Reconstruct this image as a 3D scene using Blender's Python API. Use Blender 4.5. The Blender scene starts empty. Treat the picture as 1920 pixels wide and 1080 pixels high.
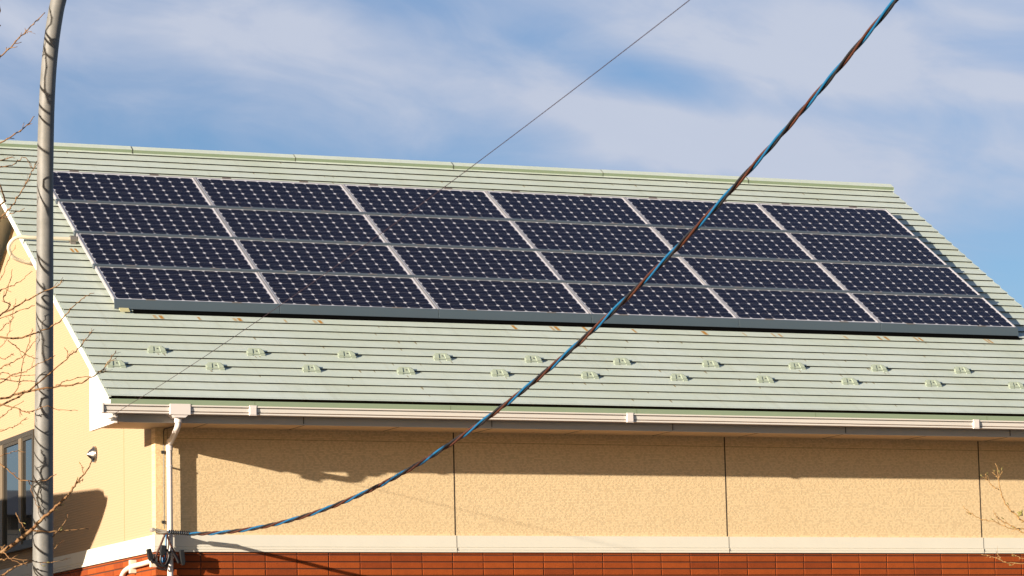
import bpy, math, random
from mathutils import Vector, Matrix
R_ = math.radians
random.seed(7)
sc = bpy.context.scene
COL = sc.collection

# ------------------------------------------------------------------ camera
CAM = Vector((-8.6404, -28.931, -1.9411))
PITCH, YAW, ROLL, FPX = 0.1353, 0.3970, -0.0221, 6312.9
_cy, _sy, _cp, _sp = math.cos(YAW), math.sin(YAW), math.cos(PITCH), math.sin(PITCH)
CF = Vector((_sy*_cp, _cy*_cp, _sp)); _r = Vector((_cy, -_sy, 0)); _u = _r.cross(CF)
CR = _r*math.cos(ROLL) + _u*math.sin(ROLL); CU = -_r*math.sin(ROLL) + _u*math.cos(ROLL)
cd = bpy.data.cameras.new('camera'); cam = bpy.data.objects.new('camera', cd); COL.objects.link(cam)
cam.matrix_world = Matrix(((CR.x, CU.x, -CF.x, CAM.x), (CR.y, CU.y, -CF.y, CAM.y), (CR.z, CU.z, -CF.z, CAM.z), (0, 0, 0, 1)))
cd.sensor_width = 36; cd.lens = FPX/1920*36; cd.clip_end = 5000
cd.dof.use_dof = True; cd.dof.focus_distance = 31.5; cd.dof.aperture_fstop = 14.0
sc.camera = cam
GROUND = -3.54                      # the house's belt course is z = 0

def at(px, depth):                  # point on a sight line of the survey photo
    return CAM + (CF + CR*((px[0]-960)/FPX) - CU*((px[1]-540)/FPX))*depth
def hit(px, axis, val):             # where that sight line meets a plane of the house
    d = CF + CR*((px[0]-960)/FPX) - CU*((px[1]-540)/FPX)
    return CAM + d*((val-CAM[axis])/d[axis])

# ------------------------------------------------------------------ light
SUN_D = Vector((2.75, 1.0, -0.575)).normalized()
SUN_EL = math.asin(-SUN_D.z); SUN_ROT = math.atan2(-SUN_D.x, -SUN_D.y)
sl = bpy.data.lights.new('sun', 'SUN'); so = bpy.data.objects.new('sun', sl); COL.objects.link(so)
so.rotation_mode = 'QUATERNION'; so.rotation_quaternion = SUN_D.to_track_quat('-Z', 'Y')
sl.energy = 5.0; sl.angle = R_(0.5); sl.color = (1.0, 0.885, 0.72)
sc.view_settings.view_transform = 'Standard'; sc.view_settings.look = 'None'
sc.view_settings.exposure = 1.24; sc.view_settings.gamma = 1.0

class NT:
    def __init__(s, nt): s.nt = nt; s.n = nt.nodes; s.l = nt.links
    def new(s, t, **kw):
        n = s.n.new(t)
        for k, v in kw.items(): setattr(n, k, v)
        return n
    def put(s, sock, v):
        if hasattr(v, 'is_output') or isinstance(v, bpy.types.NodeSocket): s.l.new(v, sock)
        else: sock.default_value = v
    def m(s, op, a, b=None, c=None, clamp=False):
        n = s.new('ShaderNodeMath', operation=op, use_clamp=clamp)
        for i, v in enumerate((a, b, c)):
            if v is not None: s.put(n.inputs[i], v)
        return n.outputs[0]
    def comb(s, x, y, z):
        n = s.new('ShaderNodeCombineXYZ')
        for i, v in enumerate((x, y, z)): s.put(n.inputs[i], v)
        return n.outputs[0]
    def sep(s, v):
        n = s.new('ShaderNodeSeparateXYZ'); s.l.new(v, n.inputs[0]); return n.outputs
    def noise(s, vec, scale, detail=3, rough=.5, dist=0.):
        n = s.new('ShaderNodeTexNoise'); s.l.new(vec, n.inputs['Vector'])
        n.inputs['Scale'].default_value = scale; n.inputs['Detail'].default_value = detail
        n.inputs['Roughness'].default_value = rough; n.inputs['Distortion'].default_value = dist
        return n.outputs['Fac']
    def ramp(s, fac, stops):
        n = s.new('ShaderNodeValToRGB'); s.l.new(fac, n.inputs[0]); e = n.color_ramp.elements
        while len(e) < len(stops): e.new(.5)
        for i, (p, c) in enumerate(stops):
            e[i].position = p; e[i].color = (c[0], c[1], c[2], 1) if hasattr(c, '__len__') else (c, c, c, 1)
        return n.outputs[0]
    def mix(s, fac, a, b, typ='MIX'):
        n = s.new('ShaderNodeMix', data_type='RGBA', blend_type=typ)
        s.put(n.inputs[0], fac)
        for i, v in ((6, a), (7, b)):
            if isinstance(v, tuple): v = (v[0], v[1], v[2], 1)
            s.put(n.inputs[i], v)
        return n.outputs[2]
    def bump(s, h, strength, dist, normal=None):
        n = s.new('ShaderNodeBump'); s.l.new(h, n.inputs['Height'])
        n.inputs['Strength'].default_value = strength; n.inputs['Distance'].default_value = dist
        if normal: s.l.new(normal, n.inputs['Normal'])
        return n.outputs[0]

w = bpy.data.worlds.new('World'); sc.world = w; w.use_nodes = True
T = NT(w.node_tree); T.n.clear()
sky = T.new('ShaderNodeTexSky', sky_type='NISHITA'); sky.sun_disc = False
sky.sun_elevation = SUN_EL; sky.sun_rotation = SUN_ROT; sky.air_density = 1.0; sky.dust_density = 0.6; sky.ozone_density = 2.2
tc = T.new('ShaderNodeTexCoord'); dx, dy, dz = T.sep(tc.outputs['Generated'])
az = T.m('ARCTAN2', dx, dy); el = T.m('ARCSINE', dz)
U = T.m('MULTIPLY', T.m('SUBTRACT', az, 0.397), 5.0); V = T.m('MULTIPLY', T.m('SUBTRACT', el, 0.135), 5.0)
# thin cloud: streaky noise in sky angles, thicker and thinner where banks lie
vec = T.comb(T.m('MULTIPLY', U, 1.0), T.m('ADD', T.m('MULTIPLY', V, 2.1), T.m('MULTIPLY', U, .62)), 3.7)
n1 = T.noise(vec, 1.25, 6, .52, .7)
vec2 = T.comb(T.m('MULTIPLY', U, 1.0), T.m('ADD', T.m('MULTIPLY', V, 2.4), T.m('MULTIPLY', U, .5)), 9.1)
n2 = T.noise(vec2, 3.6, 5, .55, .5)
dens = T.m('ADD', T.m('MULTIPLY', T.m('SUBTRACT', n1, .5), 1.3), T.m('MULTIPLY', T.m('SUBTRACT', n2, .5), 1.15))
def bank(px, py, rx, ry, slope, amp, acc):
    uc = (px-960)/FPX*5; vc = (540-py)/FPX*5; k = FPX/5
    a = T.m('SUBTRACT', U, uc); b = T.m('SUBTRACT', T.m('ADD', V, T.m('MULTIPLY', a, slope)), vc)
    e = T.m('ADD', T.m('POWER', T.m('ABSOLUTE', T.m('MULTIPLY', a, k/rx)), 2.), T.m('POWER', T.m('ABSOLUTE', T.m('MULTIPLY', b, k/ry)), 2.))
    return T.m('ADD', acc, T.m('MULTIPLY', T.m('EXPONENT', T.m('MULTIPLY', e, -1.)), amp))
for a in ((330, 40, 420, 75, .05, .42), (1000, 190, 560, 95, .3, .58), (1620, 130, 420, 170, .05, .45), (1540, 330, 360, 90, .1, .36),
          (230, 235, 330, 70, .1, -.42), (760, 330, 400, 60, .05, -.3), (1230, 150, 200, 45, .28, -.5), (1700, 235, 260, 35, .1, -.3), (1150, 225, 220, 40, .3, .3), (1920, 520, 220, 110, .1, -.36), (1010, 75, 130, 45, -.2, -.22), (790, 5, 130, 30, 0, -.08)):
    dens = bank(*a, dens)
dens = T.m("ADD", dens, .44, clamp=True)
# the veil lies low in the north; it thins out overhead and towards the sun
dens = T.m('MULTIPLY', dens, T.m('SUBTRACT', 1., T.m('MULTIPLY', T.m('MAXIMUM', T.m('SUBTRACT', T.m('ABSOLUTE', V), .55), 0.), 1.2), clamp=True))
dens = T.m('MULTIPLY', dens, T.m('SUBTRACT', 1.6, T.m('MULTIPLY', T.m('ABSOLUTE', U), .35), clamp=True))
cm = T.m('SMOOTHSTEP', 0., 1., dens) if False else T.ramp(dens, ((0.05, 0.02), (.45, .38), (.95, .93)))
cloudc = T.ramp(T.m('ADD', T.m('MULTIPLY', dens, .8), T.m('MULTIPLY', n2, .3)), ((.3, (3.4, 3.85, 5.15)), (1.0, (4.35, 4.7, 5.6))))
sd = T.new('ShaderNodeVectorMath', operation='DOT_PRODUCT'); T.l.new(tc.outputs['Generated'], sd.inputs[0]); sd.inputs[1].default_value = -SUN_D
glow = T.ramp(sd.outputs['Value'], ((.1, 0.), (.95, 1.)))           # warm hazy side of the sky round the low sun
skyc = T.mix(1.0, sky.outputs[0], T.mix(glow, (.76, .88, 1.12), (1.5, 1.1, .66)), 'MULTIPLY')
full = T.mix(cm, skyc, cloudc)
bg = T.new('ShaderNodeBackground'); T.l.new(full, bg.inputs[0]); bg.inputs[1].default_value = 0.056
wo = T.new('ShaderNodeOutputWorld'); T.l.new(bg.outputs[0], wo.inputs[0])

# ------------------------------------------------------------------ materials
def mat(name, color, rough=.6, metal=0., spec=.5, var=.0, vscale=6., bump=None, coat=0., coords='Object'):
    m = bpy.data.materials.new(name); m.use_nodes = True
    t = NT(m.node_tree); b = t.n['Principled BSDF']
    b.inputs['Base Color'].default_value = (*color, 1); b.inputs['Roughness'].default_value = rough
    b.inputs['Metallic'].default_value = metal; b.inputs['Specular IOR Level'].default_value = spec
    b.inputs['Coat Weight'].default_value = coat; b.inputs['Coat Roughness'].default_value = .04
    tcn = t.new('ShaderNodeTexCoord'); v = tcn.outputs[coords]
    if var:
        f = t.noise(v, vscale, 5, .6)
        c = t.mix(f, tuple(x*(1-var) for x in color), tuple(min(1, x*(1+var)) for x in color))
        t.l.new(c, b.inputs['Base Color'])
    if bump:
        h = t.noise(v, bump[0], 4, .6)
        t.l.new(t.bump(h, bump[1], bump[2]), b.inputs['Normal'])
    return m, t, b, v
def M1(*a, **k): return mat(*a, **k)[0]

WHITE = M1('white_paint', (.80, .76, .72), .45, var=.04, vscale=3)
GUTTERM = M1('gutter_plastic', (.65, .605, .56), .4, var=.05, vscale=2.5)
PIPEM = M1('pipe_plastic', (.66, .60, .575), .35, var=.03, vscale=4)
FASCIAM = M1('fascia_board', (.36, .35, .34), .55, var=.06, vscale=3)
SOFFITM = M1('soffit_board', (.70, .50, .30), .8, var=.05, vscale=4)
DARK = M1('dark_sealant', (.035, .022, .014), .8)
TRIMG = M1('green_trim', (.225, .285, .19), .5, var=.08, vscale=3)
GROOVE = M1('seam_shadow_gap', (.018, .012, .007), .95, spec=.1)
BLACK = M1('black_plastic', (.012, .012, .013), .45)
STEEL = M1('stainless', (.55, .5, .45), .28, metal=1.)
GREYMETAL = M1('grey_fitting', (.22, .2, .18), .5, metal=.5, var=.3, vscale=40)

# roof sheet: grey green enamel with faint blooms
ROOFM, t, b, v = mat('roof_enamel', (.45, .48, .42), .42)
x, y, z = t.sep(v)
f = t.noise(t.comb(x, t.m('MULTIPLY', y, .8), t.m('MULTIPLY', z, .8)), 1.5, 5, .55)
f2 = t.noise(v, 14, 4, .6)
fs = t.noise(t.comb(t.m('MULTIPLY', x, 7.), t.m('MULTIPLY', y, .7), 0.), 2.2, 4, .6)
c = t.mix(t.ramp(f, ((.35, 0.), (.68, 1.))), (.515, .578, .505), (.57, .635, .60))
crs = t.m('FRACT', t.m('MULTIPLY', t.m('SINE', t.m('MULTIPLY', t.m('FLOOR', t.m('MULTIPLY', z, 1/.0870)), 12.9898)), 437.585))
c = t.mix(t.m('MULTIPLY', crs, .16), c, (.44, .49, .43))
c = t.mix(t.m('MULTIPLY', f2, .22), c, (.37, .39, .33))
c = t.mix(t.ramp(fs, ((.55, 0.), (.8, .35))), c, (.37, .37, .28))
t.l.new(c, b.inputs['Base Color'])
t.l.new(t.bump(f, .25, .02), b.inputs['Normal'])
RUST, t, b, v = mat('rust_streak', (.42, .2, .05), .8)
rc = t.noise(v, 9, 4, .7)
uvn = t.new('ShaderNodeUVMap'); ux, uy, _ = t.sep(uvn.outputs[0])
edge = t.m('POWER', t.m('MULTIPLY', t.m('SUBTRACT', 1., t.m('POWER', t.m('ABSOLUTE', t.m('SUBTRACT', t.m('MULTIPLY', ux, 2.), 1.)), 2.), clamp=True), t.m('MULTIPLY', t.m('ADD', t.m('MULTIPLY', rc, 1.6), .45), uy), clamp=True), .7)
t.l.new(t.mix(edge, (.47, .52, .43), (.37, .165, .014)), b.inputs['Base Color'])

# textured cream siding (front): short broken ledges; ribbed cream siding (gable)
def siding(name, col, kind):
    m, t, b, v = mat(name, col, .85, spec=.2)
    x, y, z = t.sep(v)
    if kind == 'ledge':
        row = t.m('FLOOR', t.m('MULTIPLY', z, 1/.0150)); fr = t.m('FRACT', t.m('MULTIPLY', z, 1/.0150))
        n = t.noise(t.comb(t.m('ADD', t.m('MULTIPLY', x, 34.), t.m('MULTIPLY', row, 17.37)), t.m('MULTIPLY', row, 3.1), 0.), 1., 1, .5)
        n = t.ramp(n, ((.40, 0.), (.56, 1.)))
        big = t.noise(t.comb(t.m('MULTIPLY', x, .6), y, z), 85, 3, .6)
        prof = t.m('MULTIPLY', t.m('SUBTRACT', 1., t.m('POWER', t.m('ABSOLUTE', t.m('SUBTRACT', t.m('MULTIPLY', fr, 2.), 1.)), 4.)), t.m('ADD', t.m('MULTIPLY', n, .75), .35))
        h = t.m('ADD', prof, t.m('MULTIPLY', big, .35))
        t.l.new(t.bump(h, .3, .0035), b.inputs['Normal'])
        cc = t.mix(prof, tuple(q*.78 for q in col), tuple(q*1.10 for q in col))  # colour darkens between ledges, standing in for their self-shadow
        blot = t.noise(v, 1.1, 4, .6)
        cc = t.mix(t.ramp(blot, ((.35, 0.), (.75, .35))), cc, tuple(q*s for q, s in zip(col, (.92, .88, .82))))
        t.l.new(cc, b.inputs['Base Color'])
    else:
        zz = t.m('ADD', z, t.m('MULTIPLY', t.m('PINGPONG', t.m('MULTIPLY', y, 1.), .03), .14))
        fr = t.m('PINGPONG', t.m('MULTIPLY', zz, 1/.012), 1.)
        fy = t.m('PINGPONG', t.m('MULTIPLY', t.m('ADD', y, t.m('MULTIPLY', t.m('FLOOR', t.m('MULTIPLY', zz, 1/.024)), .016)), 1/.016), 1.)
        h = t.m('ADD', fr, t.m('MULTIPLY', fy, .45))
        h = t.m('ADD', h, t.m('MULTIPLY', t.noise(v, 60, 2), .3))
        t.l.new(t.bump(h, .35, .0035), b.inputs['Normal'])
        t.l.new(t.mix(fr, tuple(q*.93 for q in col), tuple(q*1.03 for q in col)), b.inputs['Base Color'])
    return m
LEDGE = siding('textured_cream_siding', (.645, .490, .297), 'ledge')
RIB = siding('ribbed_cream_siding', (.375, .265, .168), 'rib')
CREAM = M1('belt_course_paint', (.64, .605, .525), .7, var=.05, vscale=5, bump=(150, .1, .003))
BRICKS = []
for i, c in enumerate(((.285, .058, .010), (.255, .050, .009), (.205, .039, .008))):
    BRICKS.append(M1('brick_face', c, .8, spec=.2, var=.22, vscale=14, bump=(70, .5, .006)))
MORTAR = M1('brick_joint', (.06, .02, .01), .9)

CELL, t, b, v = mat('solar_cell', (.0085, .0080, .019), .16, spec=.22, coat=.0)
oi = t.new('ShaderNodeObjectInfo'); f = t.noise(t.comb(t.m('MULTIPLY', t.sep(v)[0], 1.), t.m('MULTIPLY', t.sep(v)[1], 1.), t.m('MULTIPLY', oi.outputs['Random'], 50.)), 5., 3, .5)
t.l.new(t.mix(f, (.0060, .0052, .0088), (.0105, .0092, .0175)), b.inputs['Base Color'])
t.l.new(t.m('ADD', .11, t.m('MULTIPLY', oi.outputs['Random'], .12)), b.inputs['Roughness'])
BACKSHEET = M1('white_backsheet', (.56, .55, .60), .2)
BUSBAR = M1('busbar', (.07, .07, .10), .3)
FRAMEM = M1('anodised_frame', (.42, .41, .44), .38, metal=.35, var=.08, vscale=20)
RAILM = M1('rail_cover', (.085, .105, .125), .4, metal=.1, var=.1, vscale=4)
CLAMPM = M1('clamp_metal', (.20, .17, .15), .5, metal=.3, var=.2, vscale=30)
COVERM = M1('dark_cover', (.062, .085, .105), .45, var=.08, vscale=3)
GAPSHADE = M1('under_array_shade', (.003, .003, .003), 1., spec=.0)  # near black, stands for the shade in the gap below the panels
YELLOWISH = M1('bracket_zinc', (.45, .42, .24), .5, var=.2, vscale=30)
GUARDM = M1('snow_guard_enamel', (.335, .385, .31), .45, var=.12, vscale=18)
GUARDD = M1('snow_guard_bolt', (.10, .10, .08), .5)
BLUEC = M1('blue_insulation', (.008, .098, .225), .38, var=.15, vscale=25)
BROWNC = M1('brown_insulation', (.065, .021, .012), .45, var=.2, vscale=25)
BLACKC = M1('black_insulation', (.016, .015, .017), .42, var=.2, vscale=25)
WIREM = M1('thin_wire', (.035, .02, .025), .5)
CONDUIT = M1('cream_conduit', (.62, .55, .42), .5, var=.08, vscale=9)
POLEM, t, b, v = mat('galvanised_pole', (.17, .16, .15), .6, metal=.0)
f = t.noise(v, 9, 6, .65); x, y, z = t.sep(v)
f2 = t.noise(t.comb(t.m('MULTIPLY', x, 4.), t.m('MULTIPLY', y, 4.), t.m('MULTIPLY', z, .5)), 4., 5, .6)
c = t.mix(t.ramp(f, ((.3, 0.), (.7, 1.))), (.115, .112, .107), (.185, .178, .17))
c = t.mix(t.ramp(f2, ((.5, 0.), (.75, .5))), c, (.12, .105, .075))
t.l.new(c, b.inputs['Base Color']); t.l.new(t.bump(f, .15, .004), b.inputs['Normal'])
BARK, t, b, v = mat('twig_bark', (.24, .115, .06), .75)
f = t.noise(v, 12, 4, .6)
t.l.new(t.mix(t.ramp(f, ((.35, 0.), (.7, 1.))), (.165, .074, .024), (.23, .135, .058)), b.inputs['Base Color'])
TRUNKM = M1('trunk_bark', (.16, .12, .09), .85, var=.3, vscale=9, bump=(20, .6, .02))
BUDM = M1('young_bud', (.17, .15, .04), .6)
WFRAME = M1('bronze_window_frame', (.055, .045, .034), .45, metal=.2)
GLASS, t, b, v = mat('window_glass', (.02, .022, .025), .03, spec=.9)
b.inputs['Coat Weight'].default_value = 1.; b.inputs['Coat Roughness'].default_value = .01
t.l.new(t.bump(t.noise(v, 2.5, 2), .05, .01), b.inputs['Normal'])
GROUNDM = M1('asphalt', (.11, .085, .058), .9, var=.3, vscale=.7)
NEIGHM = M1('grey_render', (.30, .29, .27), .85, var=.1, vscale=2)
SLATEM, t, b, v = mat('dark_tile_cladding', (.05, .05, .055), .5)
bt = t.new('ShaderNodeTexBrick'); t.l.new(v, bt.inputs['Vector']); bt.inputs['Scale'].default_value = 1.
bt.inputs['Color1'].default_value = (.045, .045, .05, 1); bt.inputs['Color2'].default_value = (.07, .07, .075, 1); bt.inputs['Mortar'].default_value = (.4, .4, .4, 1)
bt.inputs['Mortar Size'].default_value = .05; bt.inputs['Brick Width'].default_value = 1.2; bt.inputs['Row Height'].default_value = .6
mp = t.new('ShaderNodeMapping'); mp.inputs['Rotation'].default_value = (R_(90), 0, 0); t.l.new(v, mp.inputs['Vector']); t.l.new(mp.outputs[0], bt.inputs['Vector'])
t.l.new(bt.outputs[0], b.inputs['Base Color'])

# ------------------------------------------------------------------ mesh helpers
ORG = {}
def tag(o, label=None, cat=None, group=None, kind=None):
    for k, val in (('label', label), ('category', cat), ('group', group), ('kind', kind)):
        if val: o[k] = val
    return o
def empty(name, loc, label=None, cat=None, group=None):
    o = bpy.data.objects.new(name, None); COL.objects.link(o); o.location = loc; o.empty_display_size = .1
    ORG[o.name] = Vector(loc); return tag(o, label, cat, group)
class MB:
    def __init__(s): s.v = []; s.f = []; s.m = []; s.uv = {}
    def face(s, pts, m=0, uv=None):
        i = len(s.v); s.v += [Vector(p) for p in pts]; s.f.append(tuple(range(i, i+len(pts)))); s.m.append(m)
        if uv: s.uv[len(s.f)-1] = uv
    def box(s, a, b, m=0):
        (x0, y0, z0), (x1, y1, z1) = a, b; i = len(s.v)
        s.v += [Vector(p) for p in ((x0,y0,z0),(x1,y0,z0),(x1,y1,z0),(x0,y1,z0),(x0,y0,z1),(x1,y0,z1),(x1,y1,z1),(x0,y1,z1))]
        for f in ((0,3,2,1),(4,5,6,7),(0,1,5,4),(1,2,6,5),(2,3,7,6),(3,0,4,7)):
            s.f.append(tuple(i+k for k in f)); s.m.append(m)
    def prism(s, poly, fn, a, b, m=0):      # polygon extruded between a and b; fn(p, t) -> point
        i = len(s.v); n = len(poly)
        s.v += [Vector(fn(p, a)) for p in poly] + [Vector(fn(p, b)) for p in poly]
        s.f += [tuple(range(i, i+n))[::-1], tuple(range(i+n, i+2*n))]; s.m += [m, m]
        for k in range(n):
            s.f.append((i+k, i+(k+1) % n, i+n+(k+1) % n, i+n+k)); s.m.append(m)
    def strip(s, prof, fn, a, b, ms=None):  # open profile swept between a and b
        i = len(s.v); n = len(prof)
        s.v += [Vector(fn(p, a)) for p in prof] + [Vector(fn(p, b)) for p in prof]
        for k in range(n-1):
            s.f.append((i+k, i+k+1, i+n+k+1, i+n+k)); s.m.append(ms[k] if ms else 0)
    def tube(s, pts, rad, n=8, m=0, cap=True):
        pts = [Vector(p) for p in pts]; N = len(pts)
        if not hasattr(rad, '__len__'): rad = [rad]*N
        i0 = len(s.v); ref = None
        for k, p in enumerate(pts):
            d = (pts[min(k+1, N-1)] - pts[max(k-1, 0)]).normalized()
            if ref is None: ref = d.orthogonal().normalized()
            ref = (ref - d*ref.dot(d)).normalized(); bi = d.cross(ref)
            for j in range(n):
                a = 2*math.pi*j/n; s.v.append(p + (ref*math.cos(a) + bi*math.sin(a))*rad[k])
        for k in range(N-1):
            for j in range(n):
                a = i0+k*n+j; b = i0+k*n+(j+1) % n; s.f.append((a, b, b+n, a+n)); s.m.append(m)
        if cap:
            s.f.append(tuple(i0+j for j in range(n))[::-1]); s.m.append(m)
            s.f.append(tuple(i0+(N-1)*n+j for j in range(n))); s.m.append(m)
    def build(s, name, mats, parent=None, smooth=False, bevel=0, local=False, split=False):
        if split:                               # one object per loose piece
            par = list(range(len(s.v)))
            def fd(a):
                while par[a] != a: par[a] = par[par[a]]; a = par[a]
                return a
            for f in s.f:
                for b in f[1:]: par[fd(f[0])] = fd(b)
            groups = {}
            for fi, f in enumerate(s.f): groups.setdefault(fd(f[0]), []).append(fi)
            for fs_ in groups.values():
                q = MB(); mp_ = {}
                for fi in fs_:
                    for vi in s.f[fi]:
                        if vi not in mp_: mp_[vi] = len(q.v); q.v.append(s.v[vi])
                    q.f.append(tuple(mp_[vi] for vi in s.f[fi])); q.m.append(s.m[fi])
                o = q.build(name, mats, parent, smooth, bevel, local)
            return o
        org = Vector((0, 0, 0)) if (local or not parent) else ORG[parent.name]
        if not parent and not local:
            pass
        me = bpy.data.meshes.new(name); me.from_pydata([p-org for p in s.v], [], s.f)
        for x in (mats if isinstance(mats, (list, tuple)) else [mats]): me.materials.append(x)
        me.polygons.foreach_set('material_index', s.m)
        if smooth: me.polygons.foreach_set('use_smooth', [True]*len(s.f))
        if s.uv:
            uvl = me.uv_layers.new(name='UVMap')
            for fi, uv in s.uv.items():
                for li, c in zip(me.polygons[fi].loop_indices, uv): uvl.data[li].uv = c
        me.update()
        o = bpy.data.objects.new(name, me); COL.objects.link(o)
        if parent: o.parent = parent
        ORG[o.name] = org
        if bevel:
            md = o.modifiers.new('bevel', 'BEVEL'); md.width = bevel; md.segments = 2; md.limit_method = 'ANGLE'
        return o
def smoothpath(pts, n=6):                   # Catmull-Rom
    P = [Vector(p) for p in pts]; out = []
    P = [P[0]*2-P[1]] + P + [P[-1]*2-P[-2]]
    for i in range(1, len(P)-2):
        for k in range(n):
            t = k/n; a, b, c, d = P[i-1], P[i], P[i+1], P[i+2]
            out.append(.5*((2*b)+(c-a)*t+(2*a-5*b+4*c-d)*t*t+(3*b-a-3*c+d)*t**3))
    out.append(P[-2]); return out

# ------------------------------------------------------------------ ground
g = MB(); g.face([(-900, -900, GROUND), (900, -900, GROUND), (900, 1500, GROUND), (-900, 1500, GROUND)])
tag(g.build('ground', GROUNDM), kind='structure')

# ------------------------------------------------------------------ the house
TH = 0.5565; CT, ST, TT = math.cos(TH), math.sin(TH), math.tan(TH)
AX, AY, AZ = -.146, 3.463, 3.871; PU, PV = 1.6, .7845
HR = -.088                                   # roof sheet below the glass plane
def rp(x, v, h=0.):                          # roof coordinates: x along eave, v down slope, h off the glass plane
    return Vector((x, AY - v*CT - h*ST, AZ - v*ST + h*CT))
V_EAVE, V_RIDGE, CRS = 5.035, -.845, .1645
RL, RRT = -.645, 9.93                        # verges
YR = rp(0, V_RIDGE, HR).y; ZR = rp(0, V_RIDGE, HR).z
YE = rp(0, V_EAVE, HR).y; ZE = rp(0, V_EAVE, HR).z
HX = 9.28; HY = 2*YR                         # right wall, back wall
ZS = .957                                    # soffit
house = empty('house', (4.6, YR, GROUND), 'cream and brick house with grey green metal roof carrying the solar panels', 'house')
def roofz(y, off=0): return ZE + (y-YE)*TT + off if y <= YR else ZE + (2*YR-y-YE)*TT + off

# walls
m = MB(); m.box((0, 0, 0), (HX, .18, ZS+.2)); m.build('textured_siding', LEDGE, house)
def gable(x0, x1, mt):
    m = MB(); poly = [(.18, -.02), (.18, roofz(.18, -.12)), (YR, roofz(YR, -.12)), (HY, roofz(HY, -.12)), (HY, -.02)]
    m.prism(poly, lambda p, t: (t, p[0], p[1]), x0, x1)
    m.face([(x0, 0, -.02), (x0, .18, -.02), (x0, .18, roofz(.1, -.12)), (x0, 0, roofz(.0, -.12))][::-1]) if False else None
    return m
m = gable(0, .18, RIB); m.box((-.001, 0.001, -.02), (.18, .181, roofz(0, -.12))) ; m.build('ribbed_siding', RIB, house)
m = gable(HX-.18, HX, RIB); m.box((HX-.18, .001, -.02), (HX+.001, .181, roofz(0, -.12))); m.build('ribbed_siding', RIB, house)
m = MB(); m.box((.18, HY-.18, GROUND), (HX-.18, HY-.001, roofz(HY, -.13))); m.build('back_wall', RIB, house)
# sealed joints on the siding
m = MB()
for i in range(3):
    xs = 2.8667+2.7965*i; m.box((xs-.0065, -.0006, .003), (xs+.0065, .003, ZS-.002))
m.box((.115, -.0008, .862), (HX, .003, .8645))
m.build('sealant_joint', DARK, house, split=True)
SEAL = M1('cream_sealant', (.36, .26, .14), .8)
m = MB()
for yy in (1.015, 3.6, 6.2): m.box((-.0035, yy-.004, .003), (.003, yy+.004, roofz(yy, -.2)))
m.build('sealant_joint', SEAL, house, split=True)
m = MB(); zt = ZS-.003
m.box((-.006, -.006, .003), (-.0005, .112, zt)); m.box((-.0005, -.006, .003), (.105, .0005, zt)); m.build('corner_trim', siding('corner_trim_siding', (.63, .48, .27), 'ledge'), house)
m = MB(); m.box((-.0068, .1125, .003), (-.002, .118, zt)); m.box((.1055, -.0045, .003), (.111, .0005, zt)); m.build('sealant_joint', SEAL, house, split=True)

# belt course: stepped profile right round front and gables
prof = [(.0, .000), (.024, -.002), (.024, -.108), (.019, -.110), (.019, -.113), (.027, -.115), (.027, -.133), (.022, -.135), (.022, -.138), (.030, -.140), (.030, -.155), (.0, -.157)]
def ring(p, k):
    o = p[0]; return [(-o, HY+o, p[1]), (-o, -o, p[1]), (HX+o, -o, p[1]), (HX+o, HY+o, p[1])][k]
m = MB()
for k in range(3): m.strip(prof, lambda p, t: ring(p, t), k, k+1)
bc = m.build('belt_course', CREAM, house)
m = MB()
for xs in [2.8667+2.7965*i+.004 for i in range(3)]: m.box((xs-.0035, -.0246, -.109), (xs+.0035, -.02, -.003)); m.box((xs-.0035, -.0305, -.154), (xs+.0035, -.02, -.114))
m.box((-.0246, 1.07, -.109), (-.02, 1.078, -.003)); m.box((-.0305, 1.07, -.154), (-.02, 1.078, -.114))
m.build('joint', GREYMETAL, bc, split=True)

# bricks: every course real, bevelled faces standing off the joint plane
rb = random.Random(3)
m = MB(); z = -.159; first = True; rows = 0
BRH, BRL = .0625, .303
while z > -1.6:
    h = .022 if first else BRH; first = False
    zt_, zb_ = z-.0035, z-h+.0035
    if zt_-zb_ < .008: zb_ = zt_-.012
    def brick(fn, a, b, mi):
        bv = .006; o = .0
        P = lambda u, w, d: fn(u, w, d)
        q0 = [P(a, zt_, .006), P(b, zt_, .006), P(b, zb_, .006), P(a, zb_, .006)]
        q1 = [P(a+.004, zt_-.003, .016), P(b-.004, zt_-.003, .016), P(b-.004, zb_+.003, .016), P(a+.004, zb_+.003, .016)]
        m.face(q1, mi)
        for k in range(4): m.face([q0[k], q0[(k+1) % 4], q1[(k+1) % 4], q1[k]], mi)
    xx = .105 - .0
    mi = lambda: rb.choice((0, 0, 1, 2, 1, 0))
    brick(lambda u, w, d: (u, -d, w), .0-.016, .098, mi())
    while xx < HX:
        brick(lambda u, w, d: (u, -d, w), xx+.003, min(xx+BRL-.003, HX), mi()); xx += BRL
    brick(lambda u, w, d: (-d, u, w), -.016, .110, mi())
    yy = .112
    while yy < HY:
        brick(lambda u, w, d: (-d, u, w), yy+.003, min(yy+BRL-.003, HY), mi()); yy += BRL
    z -= h; rows += 1
zend = z
m.build('brick_wall', BRICKS, house)
m = MB(); m.box((-.009, -.009, zend), (HX, HY, -.1)) ; m.build('mortar', MORTAR, house)
m = MB(); m.box((-.02, -.02, GROUND), (HX, HY, zend-.002)); m.build('brick_base', BRICKS[1], house)

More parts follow.
